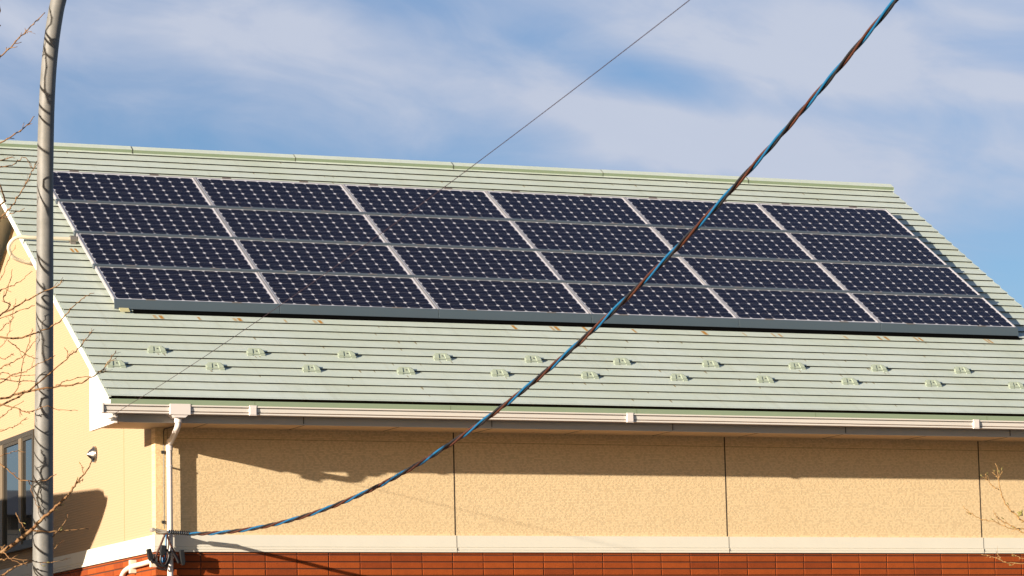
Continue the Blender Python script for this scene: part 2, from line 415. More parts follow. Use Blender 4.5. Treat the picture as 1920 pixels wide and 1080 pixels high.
# roof: stepped metal courses
m = MB()
prof, ms = [], []
nC = int((V_EAVE-V_RIDGE)/CRS)+1
v0 = V_RIDGE-.01
lows = [V_EAVE-.003-CRS*k for k in range(nC)][::-1]
prof.append((v0, HR))
for vl in lows:
    if vl < v0+.03: continue
    prof += [(vl, HR+.0180), (vl, HR+.0155), (vl-.017, HR+.0155), (vl-.017, HR)]
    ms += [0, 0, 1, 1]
prof[-2:] = [(V_EAVE-.03, HR+.0155), (V_EAVE-.03, HR-.001)]; ms = ms[:len(prof)]
ms = [0] + ms[1:]
m.strip(prof, lambda p, t: rp(t, p[0], p[1]), RL, RRT, ms)
# underside, back slope
m.face([rp(RL, V_EAVE-.03, HR-.03), rp(RRT, V_EAVE-.03, HR-.03), rp(RRT, V_RIDGE, HR-.03), rp(RL, V_RIDGE, HR-.03)])
def back(p): return Vector((p.x, 2*YR-p.y, p.z))
q = [rp(RL, V_EAVE, HR), rp(RRT, V_EAVE, HR), rp(RRT, V_RIDGE, HR), rp(RL, V_RIDGE, HR)]
m.face([back(p) for p in q])
q = [rp(RL, V_EAVE, HR-.03), rp(RRT, V_EAVE, HR-.03), rp(RRT, V_RIDGE, HR-.03), rp(RL, V_RIDGE, HR-.03)]
m.face([back(p) for p in q])
for X in (RL, RRT):
    m.face([rp(X, V_EAVE, HR), rp(X, V_EAVE, HR-.03), rp(X, V_RIDGE, HR-.03), rp(X, V_RIDGE, HR)])
    m.face([back(p) for p in (rp(X, V_EAVE, HR), rp(X, V_EAVE, HR-.03), rp(X, V_RIDGE, HR-.03), rp(X, V_RIDGE, HR))])
m.face([rp(RL, V_EAVE-.03, HR-.001), rp(RRT, V_EAVE-.03, HR-.001), rp(RRT, V_EAVE-.03, HR-.03), rp(RL, V_EAVE-.03, HR-.03)], 1)
# rust run-off on the course under the panels
rr = random.Random(11)
def surf(v):                                  # height of the sheet at v
    for vl in lows:
        if v <= vl: return HR + .0180*(1-(vl-v)/CRS*.98)
    return HR
def px_roof(px):                              # sight line to roof sheet
    n = Vector((0, -ST, CT)); o = rp(0, 0, HR+.008)
    d = CF + CR*((px[0]-960)/FPX) - CU*((px[1]-540)/FPX); p = CAM + d*((o-CAM).dot(n)/d.dot(n))
    return p.x, -((p-o).dot(Vector((0, CT, ST))))
streaks = [(302, 595, .035, 1), (290, 594, .03, .4), (373, 598, .022, .6), (449, 600, .035, .9), (440, 600, .03, .35), (535, 603, .02, .4), (600, 604, .035, 1), (590, 604, .03, .4),
           (963, 613, .03, .8), (1034, 615, .025, .45), (1043, 615, .035, .7), (1096, 616, .03, .7), (1188, 620, .025, .6), (1320, 624, .04, 1), (1395, 627, .02, .25),
           (1449, 628, .02, .4), (1462, 629, .025, .5), (1585, 633, .03, .3), (1648, 634, .025, .6), (1661, 634, .03, .9), (1716, 635, .025, .5), (1725, 636, .025, .8), (1848, 638, .025, .4), (1855, 639, .02, .8)]
band = [vl for vl in lows if vl > 3.25][0]
def streak(x, va, vb, wd, st):
    sl_ = .0
    m.face([rp(x-wd/2, va, surf(va)+.0012), rp(x+wd/2, va, surf(va)+.0012), rp(x+wd/2+sl_, vb, surf(vb)+.0012), rp(x-wd/2+sl_, vb, surf(vb)+.0012)], 2, [(0, st), (1, st), (1, st*.8), (0, st*.8)])
for (px_, py_, wd, st) in streaks:
    x_, v_ = px_roof((px_, py_))
    vl = min([l for l in lows if l > v_+.02]); streak(x_, max(v_-.04, vl-CRS+.02), vl-.003, wd*1.3, min(1., st*1.25))
for (px_, py_) in ((134, 468), (142, 468)):
    x_, v_ = px_roof((px_, py_)); vl = min([l for l in lows if l > v_+.02]); streak(x_, v_-.03, vl-.003, .03, 1.)
GU = [(294, 656), (480, 661), (651, 666), (830, 671), (1001, 675), (1167, 679), (1334, 684), (1496, 688), (1650, 692), (1806, 696)]
GL = [(218, 683), (404, 688), (585, 693), (763, 698), (938, 701), (1108, 706), (1274, 709), (1437, 714), (1596, 718), (1753, 722), (1907, 724)]
for gp0 in GU + GL:                           # drips below the snow guards
    for k in range(rr.choice((0, 1, 2, 2))):
        x_, v_ = px_roof((gp0[0]+rr.uniform(-10, 16), gp0[1]+7)); wd = rr.uniform(.004, .008); vb = v_+rr.uniform(.03, .07)
        if all(abs(l-v_) > .02 and not (v_ < l < vb+.01) for l in lows): m.face([rp(x_-wd, v_, surf(v_)+.0012), rp(x_+wd, v_, surf(v_)+.0012), rp(x_+wd*.5, vb, surf(vb)+.0012), rp(x_-wd*.5, vb, surf(vb)+.0012)], 3)
for k in range(85):                          # short run-off marks under the laps
    vl = rr.choice([l for l in lows if l > 3.3 or l < -.1]); x_ = rr.uniform(RL+.1, RRT-.1) if rr.random() < .4 else rr.gauss(rr.choice((2.2, 4.9, 6.6, 7.4)), .35)
    va = vl+.004; vb = va+rr.uniform(.015, .05); wd = rr.uniform(.004, .012)
    if vb < V_EAVE-.01 and RL < x_ < RRT: m.face([rp(x_-wd, va-.016, HR+.0011), rp(x_+wd, va-.016, HR+.0011), rp(x_+wd*.5, vb, surf(vb)+.0012), rp(x_-wd*.5, vb, surf(vb)+.0012)], 3)
roof = m.build('roof', [ROOFM, GROOVE, RUST, M1('dirt_mark', (.26, .23, .15), .9)], house)

# ridge cap: folded sheet in lengths
capv = V_RIDGE+.075
m = MB()
jx = [px_roof((p, q))[0] for p, q in ((255, 300), (562, 315), (858, 328), (1139, 341), (1411, 353))]
cuts = [RL-.02] + jx + [RRT+.012]
for a, b in zip(cuts[:-1], cuts[1:]):
    o = 0.0 if cuts.index(a) % 2 else .0025
    pr = [(V_RIDGE-.012, HR+.052+o), (capv, HR+.048+o), (capv+.007, HR+.016+o), (capv+.023, HR+.014+o), (capv+.025, HR+.008)]
    m.strip(pr, lambda p, t: rp(t, p[0], p[1]), a+(.0 if o else -.004), b+.004, [0, 1, 0, 0])
    m.strip(pr, lambda p, t: back(rp(t, p[0], p[1])), a, b+.004, [0, 1, 0, 0])
X = RRT+.016
for X in (RL-.0195, RRT+.016):
    pr = [rp(X, v_, h_) for v_, h_ in ((V_RIDGE-.012, HR+.05), (capv, HR+.044), (capv+.02, HR+.014), (V_RIDGE, HR-.02))]
    m.face(pr + [back(p) for p in pr[::-1]][1:], 1)
m.build('ridge_cap', [ROOFM, TRIMG], roof)
m = MB()
for j in jx: m.strip([(V_RIDGE-.005, HR+.0555), (capv+.001, HR+.0515), (capv+.0085, HR+.0195), (capv+.023, HR+.0175)], lambda p, t: rp(t, p[0], p[1]), j-.003, j+.003)
m.build('cap_seam', DARK, roof, split=True)
# drip edge below the eave course
m = MB(); e = rp(0, V_EAVE, HR)
m.strip([(e.y+.05, e.z-.012), (e.y+.008, e.z-.009), (e.y+.006, e.z-.012), (e.y+.006, e.z-.056), (e.y+.03, e.z-.060)], lambda p, t: (t, p[0], p[1]), RL+.015, RRT-.01)
de = m.build('drip_edge', TRIMG, roof)
m = MB()
for px_ in (478, 845, 1194, 1529, 1850): X = hit((px_, 765), 1, e.y).x; m.box((X-.003, e.y+.0052, e.z-.055), (X+.003, e.y+.0075, e.z-.014))
m.build('seam', M1('seam_green', (.16, .2, .12), .7), de, split=True)
# barge boards with boxed eave returns
YF = -.635
def barge(x0, x1):
    m = MB(); zb = .930; yb = .15; dep = -.225; ov = -.032
    poly = [(YF, roofz(YF, ov)), (YF, zb), (yb, zb), (yb, roofz(yb, dep)), (YR, roofz(YR, dep)), (HY-yb, roofz(yb, dep)), (HY-yb, zb), (HY-YF, zb), (HY-YF, roofz(YF, ov)), (YR, roofz(YR, ov))]
    half = [(YF, roofz(YF, ov)), (YF, zb), (yb, zb), (yb, roofz(yb, ov))]
    up = [(yb, roofz(yb, ov)), (yb, roofz(yb, dep)), (YR, roofz(YR, dep)), (YR, roofz(YR, ov))]
    for pl in (half, up):
        m.prism(pl, lambda p, t: (t, p[0], p[1]), x0, x1); m.prism([(HY-a, b) for a, b in pl], lambda p, t: (t, p[0], p[1]), x0, x1)
    return m.build('barge_board', WHITE, roof)
barge(-.565, -.535); barge(RRT-.075, RRT-.04)
m = MB(); m.strip([(V_RIDGE, HR+.004), (V_EAVE, HR+.004), ], lambda p, t: rp(t, p[0], p[1]), RL-.004, RL+.02)
for X in (RL-.004, RRT-.001):
    m.prism([(V_RIDGE, HR+.003), (V_EAVE, HR+.003), (V_EAVE, HR-.04), (V_RIDGE, HR-.04)], lambda p, t: rp(t, p[0], p[1]), X, X+.005)
m.build('verge_trim', ROOFM, roof, split=True)
# soffit, fascia
m = MB(); m.box((-.534, YF+.03, ZS), (RRT-.075, 0.02, ZS+.02)); m.box((-.534, .02, ZS), (-.0, .148, ZS+.02)); m.box((-.534, .13, ZS+.02), (0, .148, 1.5))
sof = m.build('soffit', SOFFITM, house)
m = MB(); X = .35
while X < RRT-.2: m.box((X-.003, YF+.032, ZS-.002), (X+.003, -.002, ZS+.003)); X += .91
m.build('soffit_joint', DARK, sof, split=True)
m = MB(); m.box((-.534, YF, .938), (RRT-.076, YF+.03, 1.10)); fas = m.build('fascia', FASCIAM, house)
m = MB()
for px_ in (569, 922, 1261, 1585, 1893): X = hit((px_, 800), 1, YF).x; m.box((X-.002, YF-.0065, .947), (X+.002, YF+.002, 1.08))
m.build('fascia_joint', DARK, fas, split=True)

# gutter: moulded front with three ledges
GF = -.755; z0g = hit((640, 785), 1, GF).z                    # lower lip height
zb = 1.004; zt = 1.088
K = lambda h: zb + h*.88
gp = [(YF-.002, zt-.006), (YF-.002, K(.004)), (GF+.012, K(0)), (GF, K(.003)), (GF, K(.018)), (GF+.013, K(.020)), (GF+.013, K(.027)), (GF+.002, K(.029)), (GF-.001, K(.064)), (GF+.012, K(.066)), (GF+.012, K(.074)), (GF-.008, K(.076)), (GF-.008, K(.089)), (GF+.004, K(.094)), (GF+.014, K(.080)), (GF+.018, K(.03)), (YF-.006, K(.01)), (YF-.006, zt-.006)]
GX0, GX1 = hit((193, 768), 1, GF).x, RRT+.03
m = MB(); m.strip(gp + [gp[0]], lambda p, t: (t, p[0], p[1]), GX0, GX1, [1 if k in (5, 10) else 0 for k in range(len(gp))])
gut = m.build('gutter', [GUTTERM, M1('gutter_groove_shade', (.20, .13, .09), .8)], house)  # groove floors coloured brown to paint in their shade
m = MB()
for X in (GX0, GX1): m.prism([(YF-.002, zb), (GF-.011, zb-.002), (GF-.011, zb+.086), (YF-.002, zb+.088)], lambda p, t: (t, p[0], p[1]), X-.012, X+.006)
m.build('end_cap', PIPEM, gut, bevel=.003, split=True)
for px_ in ((474, 772), (1181, 786), (1830, 799)):
    X = hit(px_, 1, GF).x; m = MB(); m.prism([(GF-.012, zb-.004), (GF-.012, zb+.086), (GF+.005, zb+.087), (GF+.005, zb-.004)], lambda p, t: (t, p[0], p[1]), X-.034, X+.034)
    m.box((X-.03, GF-.015, zb+.004), (X+.03, GF-.011, zb+.07)); m.build('gutter_joint', PIPEM, gut, bevel=.002)
XA, XB = hit((318, 770), 1, GF).x, hit((357, 770), 1, GF).x; XC = (XA+XB)/2
m = MB(); m.prism([(GF-.013, zb-.008), (GF-.013, zb+.088), (YF-.004, zb+.088), (YF-.004, zb-.008)], lambda p, t: (t, p[0], p[1]), XA, XB)
m.prism([(XA+.018, zb-.008), (XB-.018, zb-.008), (XB-.045, zb-.032), (XA+.045, zb-.032)], lambda p, t: (p[0], t, p[1]), GF-.006, YF-.008)
m.build('outlet', PIPEM, gut, bevel=.003)

# downpipe with offset bends
YP = -.072; XP = hit((318, 900), 1, YP).x; yq = (GF+YF)/2
pth = [(XC+.004, yq, zb-.03), (XC+.004, yq, zb-.085), (XC-.001, yq+.02, zb-.10)]
low = Vector((XP, YP, .80)); up_ = Vector((XC, yq+.03, zb-.12))
dir_ = (low-up_)
pts = [(XC, yq, zb-.03), (XC, yq, zb-.075), up_+Vector((0, -.008, .012)), up_+dir_*.15, up_+dir_*.85, low+Vector((0, -.01, .03)), (XP, YP, .755), (XP, YP, .5), (XP, YP, -.4), (XP, YP, GROUND+.1)]
m = MB(); m.tube(smoothpath(pts, 5), .0265, 16); dp = m.build('downpipe', PIPEM, house, smooth=True)
m = MB()
for a, b, rr_ in (((XC, yq, zb-.07), (XC, yq, zb-.028), .034), ((XP, YP, .795), (XP, YP, .745), .031), ((XP, YP, .612), (XP, YP, .60), .030), ((XP+.003, YP, -.205), (XP+.003, YP, -.218), .0315)):
    m.tube([a, b], rr_, 16)
m.build('pipe_collar', PIPEM, dp, smooth=False, split=True)
m = MB(); m.box((XP-.012, YP+.02, -.222), (XP+.012, 0, -.204)); m.box((XP-.012, YP+.02, .6), (XP+.012, 0, .612)); m.build('pipe_bracket', GREYMETAL, dp, split=True)

# vent hood on the gable
c = hit((178.5, 852), 0, 0.0); c.x = 0
m = MB(); m.tube([(-.002, c.y, c.z), (-.02, c.y, c.z)], [.080, .076], 24)
v = m.build('vent_hood', STEEL, house, smooth=False)
m = MB(); n = 20; rings = []
for k in range(7):
    a = k/6*math.pi/2; rings.append((.066*(1-(k/6)**1.35), .02+.068*(k/6)))
for k in range(6):
    for j in range(n):
        a0, a1 = [math.pi*(-.22) + (math.pi*1.44)*q/n for q in (j, j+1)]
        P = lambda r, d, a: (-d, c.y+r*math.cos(a), c.z+r*math.sin(a)*1.0)
        m.face([P(rings[k][0], rings[k][1], a0), P(rings[k+1][0]+1e-4, rings[k+1][1], a0), P(rings[k+1][0]+1e-4, rings[k+1][1], a1), P(rings[k][0], rings[k][1], a1)])
m.build('hood', STEEL, v, smooth=True)
m = MB(); m.tube([(-.021, c.y, c.z), (-.03, c.y, c.z)], .06, 18); m.build('grille', BLACK, v)

# window in the gable
def wy(px, py): return hit((px, py), 0, 0).y
ya, yb_ = 4.12, 6.75; za, zb_ = .15, 1.335
win = MB()
win.box((-.05, ya, zb_-.05), (.02, yb_, zb_)); win.box((-.06, ya, za), (.02, yb_, za+.05)); win.box((-.05, ya, za+.05), (.02, ya+.05, zb_-.05)); win.box((-.05, yb_-.05, za+.05), (.02, yb_, zb_-.05))
wo_ = win.build('window', WFRAME, house)
m = MB()
for p in ((11.5, 930), (47, 930)):
    yy = wy(*p); m.box((-.056, yy-.055, za+.05), (-.01, yy+.055, zb_-.05))
m.build('mullion', M1('tan_mullion', (.16, .12, .08), .5), wo_, split=True)
m = MB()
for a, b in ((ya+.05, wy(47, 930)-.055), (wy(47, 930)+.055, wy(11.5, 930)-.055), (wy(11.5, 930)+.055, yb_-.05)):
    for q0_, q1_ in (((a, za+.05), (b, za+.085)), ((a, zb_-.085), (b, zb_-.05)), ((a, za+.085), (a+.03, zb_-.085)), ((b-.03, za+.085), (b, zb_-.085))):
        m.box((-.045, q0_[0], q0_[1]), (-.012, q1_[0], q1_[1]))
m.build('sash', WFRAME, wo_)
m = MB(); m.box((-.03, ya+.06, za+.06), (-.02, yb_-.06, zb_-.06)); m.build('pane', GLASS, wo_)

# ------------------------------------------------------------------ solar array
proto = None
FR = .0155
def panel_parts(root):
    L, W = PU-.006, PV-.012
    m = MB()
    for (a, b, c_, d) in ((0, 0, L, .012), (0, W-.012, L, W), (0, .012, FR, W-.012), (L-FR, .012, L, W-.012)):
        m.box((a, -d, -.036), (c_, -b, .0))
    for (a, c_) in ((FR*.45, FR*.55), (L-FR*.55, L-FR*.45)): m.box((a, -W+.02, -.001), (c_, -.02, .0012))
    m.build('frame', FRAMEM, root, local=True)
    m = MB(); m.box((FR, -W+.012, -.034), (L-FR, -.012, -.004)); m.build('backsheet', BACKSHEET, root, local=True)
    m = MB(); mu, mv = .0285, .030; cu, cv = (L-2*mu)/12, (W-2*mv)/6; gp_ = .0013; ct = .0185
    for i in range(12):
        for j in range(6):
            x0, x1 = mu+i*cu+gp_, mu+(i+1)*cu-gp_; y0, y1 = -(mv+j*cv+gp_), -(mv+(j+1)*cv-gp_)
            m.face([(x0+ct, y1, -.003), (x1-ct, y1, -.003), (x1, y1+ct, -.003), (x1, y0-ct, -.003), (x1-ct, y0, -.003), (x0+ct, y0, -.003), (x0, y0-ct, -.003), (x0, y1+ct, -.003)])
    m.build('cells', CELL, root, local=True)
    m = MB()
    for j in range(6):
        for f in (.28, .72):
            y = -(mv+(j+f)*cv); m.face([(mu, y-.0012, -.0026), (L-mu, y-.0012, -.0026), (L-mu, y+.0012, -.0026), (mu, y+.0012, -.0026)])
    m.build('busbars', BUSBAR, root, local=True)
rows = ('top', 'second', 'third', 'bottom'); cols = ('leftmost', 'second', 'third', 'fourth', 'fifth', 'rightmost')
rn = random.Random(5)
for j in range(4):
    for i in range(6):
        loc = rp(AX+i*PU+.003, j*PV+.006, 0)
        if i in (0, 5): cl = '%s one' % cols[i]
        else: cl = '%s from the left' % cols[i]
        extra = {(0, 0): ' by the grey pole'}.get((j, i), '')
        lab = 'solar panel in the %s row of the array, %s%s' % (rows[j], cl, extra)
        if proto is None:
            o = empty('solar_panel', loc); panel_parts(o); proto = o; kids = list(o.children)
        else:
            o = proto.copy(); COL.objects.link(o); o.location = loc
            for ch in kids:
                c2 = ch.copy(); COL.objects.link(c2); c2.parent = o
        o.rotation_euler = (TH+rn.uniform(-.0025, .0025), rn.uniform(-.0015, .0015), 0)
        tag(o, lab, 'solar panel', 'solar panels in the roof array')
rack = empty('mounting_rack', rp(AX+3*PU, 4*PV, HR), 'dark grey rails, clamps and front cover strip holding the solar panels', 'rack')
A0, A1 = AX-.01, AX+6*PU+.008
for j in range(0, 5):
    v_ = j*PV; m = MB()
    if j in (1, 2, 3):
        m.prism([(v_-.022, .001), (v_-.020, .0065), (v_-.002, .007), (v_, .004), (v_+.004, .004), (v_+.006, .007), (v_+.026, .0065), (v_+.028, .001), (v_+.028, -.03), (v_-.02, -.03)], lambda p, t: rp(t, p[0], p[1]), A0-.004, A1)
    else:
        vv = v_+.05 if j == 0 else v_-.06
        m.prism([(vv-.02, -.037), (vv+.02, -.037), (vv+.02, -.084), (vv-.02, -.084)], lambda p, t: rp(t, p[0], p[1]), A0+.08, A1-.08)
    m.build('rail', RAILM, rack)
cp = None
for j in range(5):
    for i in range(6):
        for f in (.22, .74):
            v_ = j*PV; vv = v_ if 0 < j < 4 else (v_+.001 if j == 0 else v_-.006)
            if cp is None:
                m = MB(); m.box((-.05, -.02, 0), (.05, .02, .013)); m.box((-.012, -.012, .013), (.012, .012, .017))
                cp = m.build('clamp', CLAMPM, rack, local=True); o = cp
            else:
                o = cp.copy(); COL.objects.link(o)
            o.parent = rack; o.location = rp(AX+(i+f)*PU, vv, .001 if j in (0, 4) else .002) - ORG[rack.name]; o.rotation_euler = (TH, 0, 0)
            if j in (0, 4): o.scale = (.95, .5, .4)
VC = 4*PV-.002; pc = rp(0, VC, 0)
for i in range(6):
    a, b = AX+i*PU + (.002 if i else -.004), AX+(i+1)*PU-.002 + (.004 if i == 5 else 0)
    m = MB(); m.prism([(pc.y+.013, pc.z+.009), (pc.y-.010, pc.z-.001), (pc.y-.022, pc.z-.088), (pc.y-.014, pc.z-.090), (pc.y-.002, pc.z-.008), (pc.y+.013, pc.z+.004)], lambda p, t: (t, p[0], p[1]), a, b)
    m.build('front_cover', COVERM, rack, bevel=.002)
m = MB(); m.prism([(VC+.03, HR+.022), (VC+.085, HR+.022), (VC+.122, HR+.0175), (VC+.122, HR-.004), (VC+.03, HR-.004)], lambda p, t: rp(t, p[0], p[1]), A0+.18, A1-.02); m.build('gap_shade_strip', GAPSHADE, rack)  # added black strip: painted shade of the gap below the front cover
m = MB(); m.prism([(VC-.14, -.05), (VC+.055, -.055), (VC+.125, HR+.022), (VC-.14, HR+.010)], lambda p, t: rp(t, p[0], p[1]), A0+.05, A0+.14); m.build('foot_bracket', YELLOWISH, rack)

# ------------------------------------------------------------------ snow guards
up, lo = GU, GL
names = ('first', 'second', 'third', 'fourth', 'fifth', 'sixth', 'seventh', 'eighth', 'ninth', 'tenth', 'eleventh')
gproto = None
def guard_parts(root):
    # local: x along eave, y up slope, z off the roof
    W, H = .176, .084
    lean = lambda p, t: (p[0], .93*p[1]+.37*t, .37*p[1]-.93*t+.004)
    m = MB(); m.prism([(-W/2, .004), (W/2, .004), (W/2, .044), (W*.31, H), (-W*.31, H), (-W/2, .044)], lean, -.003, .003)
    m.build('plate', GUARDM, root, local=True, bevel=.0015)
    m = MB(); m.face([(-W*.31, .077, .034), (W*.31, .077, .034), (W*.28, .12, -.004), (-W*.28, .12, -.004)]); m.build('back_flange', GUARDM, root, local=True)
    m = MB()
    for q in (1, -1):
        m.prism([(q*.079, .014), (q*.032, .012), (q*.026, .068), (q*.048, .073), (q*.079, .042)], lean, -.0085, -.0032)
    m.build('rib', GUARDM, root, local=True, bevel=.0015, split=True)
    m = MB(); c0 = Vector(lean((.004, .044), -.003)); c1 = Vector(lean((.004, .044), -.008)); m.tube([c0, c1], .006, 8); m.build('bolt', GUARDD, root, local=True)
    for q in (-1, 1):
        m = MB(); m.prism([(-.024, -.016), (.024, -.016), (.02, .004), (-.024, .004)], lambda p, t: (p[0]+q*.060, p[1], t), .001, .006); m.build('foot', GUARDM, root, local=True)
def hint(i, n, row):
    return {('lower', 0): 'by the white verge board', ('lower', 10): 'cut by the right edge'}.get((row, i), '')
for row, pl in (('upper', up), ('lower', lo)):
    vrow = sorted(px_roof((p[0], p[1]+4))[1] for p in pl)[len(pl)//2]
    for i, p in enumerate(pl):
        x_, v_ = px_roof((p[0], p[1]+4))
        loc = rp(x_, vrow, surf(vrow))
        h_ = hint(i, len(pl), row)
        if i == 0 and row == 'upper': h_ = ''
        lab = 'snow guard, %s from left in the %s roof row%s' % (names[i], row, (', '+h_) if h_ else '')
        if gproto is None:
            o = empty('snow_guard', loc); guard_parts(o); gproto = o; gk = list(o.children)
        else:
            o = gproto.copy(); COL.objects.link(o); o.location = loc
            for ch in gk:
                c2 = ch.copy(); COL.objects.link(c2); c2.parent = o
        o.rotation_euler = (TH, 0, rn.uniform(-.012, .012)); tag(o, lab, 'snow guard', 'snow guards in two rows on the roof')

# ------------------------------------------------------------------ conduit at the verge
xv, vv = px_roof((112, 455)); h = HR+.05
px1 = rp(AX+.25, vv, h); pA = rp(RL-.02, vv, h)
cd_ = empty('cable_conduit', pA, 'cream bent conduit running from the gable over the verge to the panels', 'conduit')
pts = [px1, rp(AX-.1, vv, h), rp(-.45, vv, h), rp(RL+.05, vv, h), pA + Vector((-.06, .02, .0)), pA+Vector((-.125, .05, -.06)), pA+Vector((-.12, .08, -.13)), pA+Vector((-.03, .12, -.20)), pA+Vector((.3, .2, -.26)), Vector((.01, pA.y+.35, pA.z-.34))]
m = MB(); m.tube(smoothpath(pts, 6), .019, 10); m.build('pipe', CONDUIT, cd_, smooth=True)
xc_, vc_ = px_roof((136, 457)); k0 = rp(xc_-.03, vv, h); k1 = rp(xc_+.03, vv, h)
m = MB(); m.tube([k0, k1], .036, 10); m.box((xc_-.025, k0.y-.02, k0.z-.055), (xc_+.025, k0.y+.03, k0.z)); m.build('coupling', GREYMETAL, cd_)

# white conduit on the brick of the gable
pts = [hit(p, 0, -.05) for p in ((225, 1120), (227, 1090), (231, 1075), (240, 1066), (252, 1061), (268, 1057), (283, 1052.5), (290, 1051))]
wc = empty('wall_conduit', pts[0], 'white bent conduit clipped to the brick wall below the cable end', 'conduit')
m = MB(); m.tube(smoothpath(pts, 5), .023, 12); m.build('pipe', M1('white_conduit', (.72, .62, .5), .4), wc, smooth=True)
m = MB()
for p in ((248, 1062.5), (287, 1051)):
    q = hit(p, 0, -.05); m.box((-.078, q.y-.02, q.z-.06), (-.014, q.y+.02, q.z+.06))
m.build('clip', M1('white_clip', (.7, .6, .48), .4), wc, bevel=.004, split=True)

# thin black lead down the corner
gx = hit((307.5, 900), 1, -.02).x
gw = empty('earth_wire', (gx, -.02, .0), 'thin black lead clipped down the house corner beside the white downpipe', 'wire')
m = MB(); m.tube([(gx+.03, -.3, ZS-.012), (gx+.004, -.03, ZS-.014), (gx, -.02, ZS-.04), (gx, -.02, .5), (gx, -.02, .05)], .005, 6); m.build('lead', BLACK, gw)
m = MB()
for p in ((307, 848), (306.5, 979), (309, 798)):
    q = hit(p, 1, -.02); m.box((gx-.022, -.03, q.z-.012), (gx+.008, .0, q.z+.014))
m.build('clip', BLACK, gw, bevel=.003, split=True)

# ------------------------------------------------------------------ overhead cables
I0 = hit((293, 994), 1, -.05)
# the drop cable hangs in one upright plane from the house corner to a pole beyond the frame
P1 = at((1683, 0), 19.6); P0 = hit((357, 1000), 1, -.21)
pn = (P1-P0).cross(Vector((0, 0, 1))).normalized()
def inplane(px):
    d = CF + CR*((px[0]-960)/FPX) - CU*((px[1]-540)/FPX); return CAM + d*((P0-CAM).dot(pn)/d.dot(pn))
cpx = [(357, 1000), (410, 999), (470, 993), (520, 983), (570, 969), (640, 941), (720, 904), (800, 859), (870, 815), (935, 768), (1000, 716), (1075, 659), (1130, 603), (1200, 536), (1260, 471), (1320, 409), (1380, 345), (1440, 280), (1500, 211), (1560, 140), (1620, 72), (1683, 0), (1760, -95), (1860, -225)]
raw = [inplane(p) for p in cpx]
# smooth quartic sag through the surveyed points
hd = (P1-P0); hd.z = 0; L1 = hd.length; hd.normalize()
ss = [(p-P0).dot(hd) for p in raw]; zz = [p.z-P0.z for p in raw]
def polyfit(xs, ys, deg):
    n = deg+1; A = [[sum(x**(i+j) for x in xs) for j in range(n)] + [sum(y*x**i for x, y in zip(xs, ys))] for i in range(n)]
    for i in range(n):
        pv = max(range(i, n), key=lambda r: abs(A[r][i])); A[i], A[pv] = A[pv], A[i]
        for r in range(n):
            if r != i:
                f = A[r][i]/A[i][i]; A[r] = [a-f*b for a, b in zip(A[r], A[i])]
    return [A[i][n]/A[i][i] for i in range(n)]
sc_ = ss[-1]; co = polyfit([s/sc_ for s in ss], zz, 4)
def cab(s): return P0 + hd*s + Vector((0, 0, sum(c*(s/sc_)**i for i, c in enumerate(co))))
cable = empty('overhead_cable', I0, 'twisted blue, brown and black service cable sloping up from the house corner', 'cable')
mats3 = (('blue insulated strand', BLUEC), ('brown insulated strand', BROWNC), ('black insulated strand', BLACKC))
NS = 900; LIFT = .76; r0, rh = .0086, .0096
base = [cab(sc_*k/NS) for k in range(NS+1)]
arc = [0.]
for a, b in zip(base[:-1], base[1:]): arc.append(arc[-1]+(b-a).length)
for q, (lb, mt) in enumerate(mats3):
    pts = []
    for k, p in enumerate(base):
        d = (base[min(k+1, NS)]-base[max(k-1, 0)]).normalized(); s1 = d.cross(Vector((0, 0, 1))).normalized(); s2 = s1.cross(d)
        ph = 2*math.pi*(arc[k]/LIFT + .05*math.sin(arc[k]*1.7)) + q*2.094
        pts.append(p + (s1*math.cos(ph) + s2*math.sin(ph))*rh)
    # tail runs back to the anchor
    m = MB(); m.tube(pts, r0, 8); o = m.build('strand', mt, cable, smooth=True); o['label'] = lb
# wrapped end between anchor and cable, blue core under black spiral
a0, a1 = hit((316, 997), 1, -.19), P0
m = MB(); m.tube([a0, a1], .0115, 10); o = m.build('core', BLUEC, cable)
m = MB(); N = 150; dd = (a1-a0); d = dd.normalized(); s1 = d.cross(Vector((0, 0, 1))).normalized(); s2 = s1.cross(d)
m.tube([a0 + dd*(k/N) + (s1*math.cos(k*.42)+s2*math.sin(k*.42))*.0155 for k in range(N+1)], .0065, 6); m.build('spiral_wrap', BLACKC, cable, smooth=True)
def tail(name, px, y, rad, mt, lab=None):
    pts = [hit(p[:2], 1, p[2] if len(p) > 2 else y) for p in px]
    m = MB(); m.tube(smoothpath(pts, 6), rad, 8); o = m.build(name, mt, cable, smooth=True)
    if lab: o['label'] = lab
tail('tail', [(316, 997, -.19), (309, 1003), (302, 1020), (294, 1038), (289, 1050), (286, 1055), (283, 1050)], -.115, .0095, BROWNC, 'brown wire tail')
tail('tail', [(316, 997, -.19), (312, 1003), (311, 1020), (311, 1036), (309, 1050), (305.5, 1053), (305, 1045)], -.125, .009, BLUEC, 'blue wire tail')
tail('tail', [(316, 997, -.19), (314, 1006), (320, 1022), (328, 1036), (335, 1050), (340, 1058), (343, 1052)], -.13, .0075, BROWNC, 'brown wire tail')
tail('tail', [(283, 1050), (288, 1054), (296, 1057), (305, 1062), (313, 1060), (318, 1048), (318, 1036), (323, 1035), (330, 1045), (335, 1056)], -.14, .0105, BLACKC, 'black wire loop')
tail('tail', [(302, 1040), (301, 1052), (308, 1060), (314, 1052), (317, 1040), (313, 1031), (309, 1034)], -.15, .0085, BLACKC, 'black wire loop')
tail('tail', [(290, 1051), (294, 1060), (304, 1068), (312, 1064), (317, 1050)], -.12, .008, BLACKC, 'black wire loop')
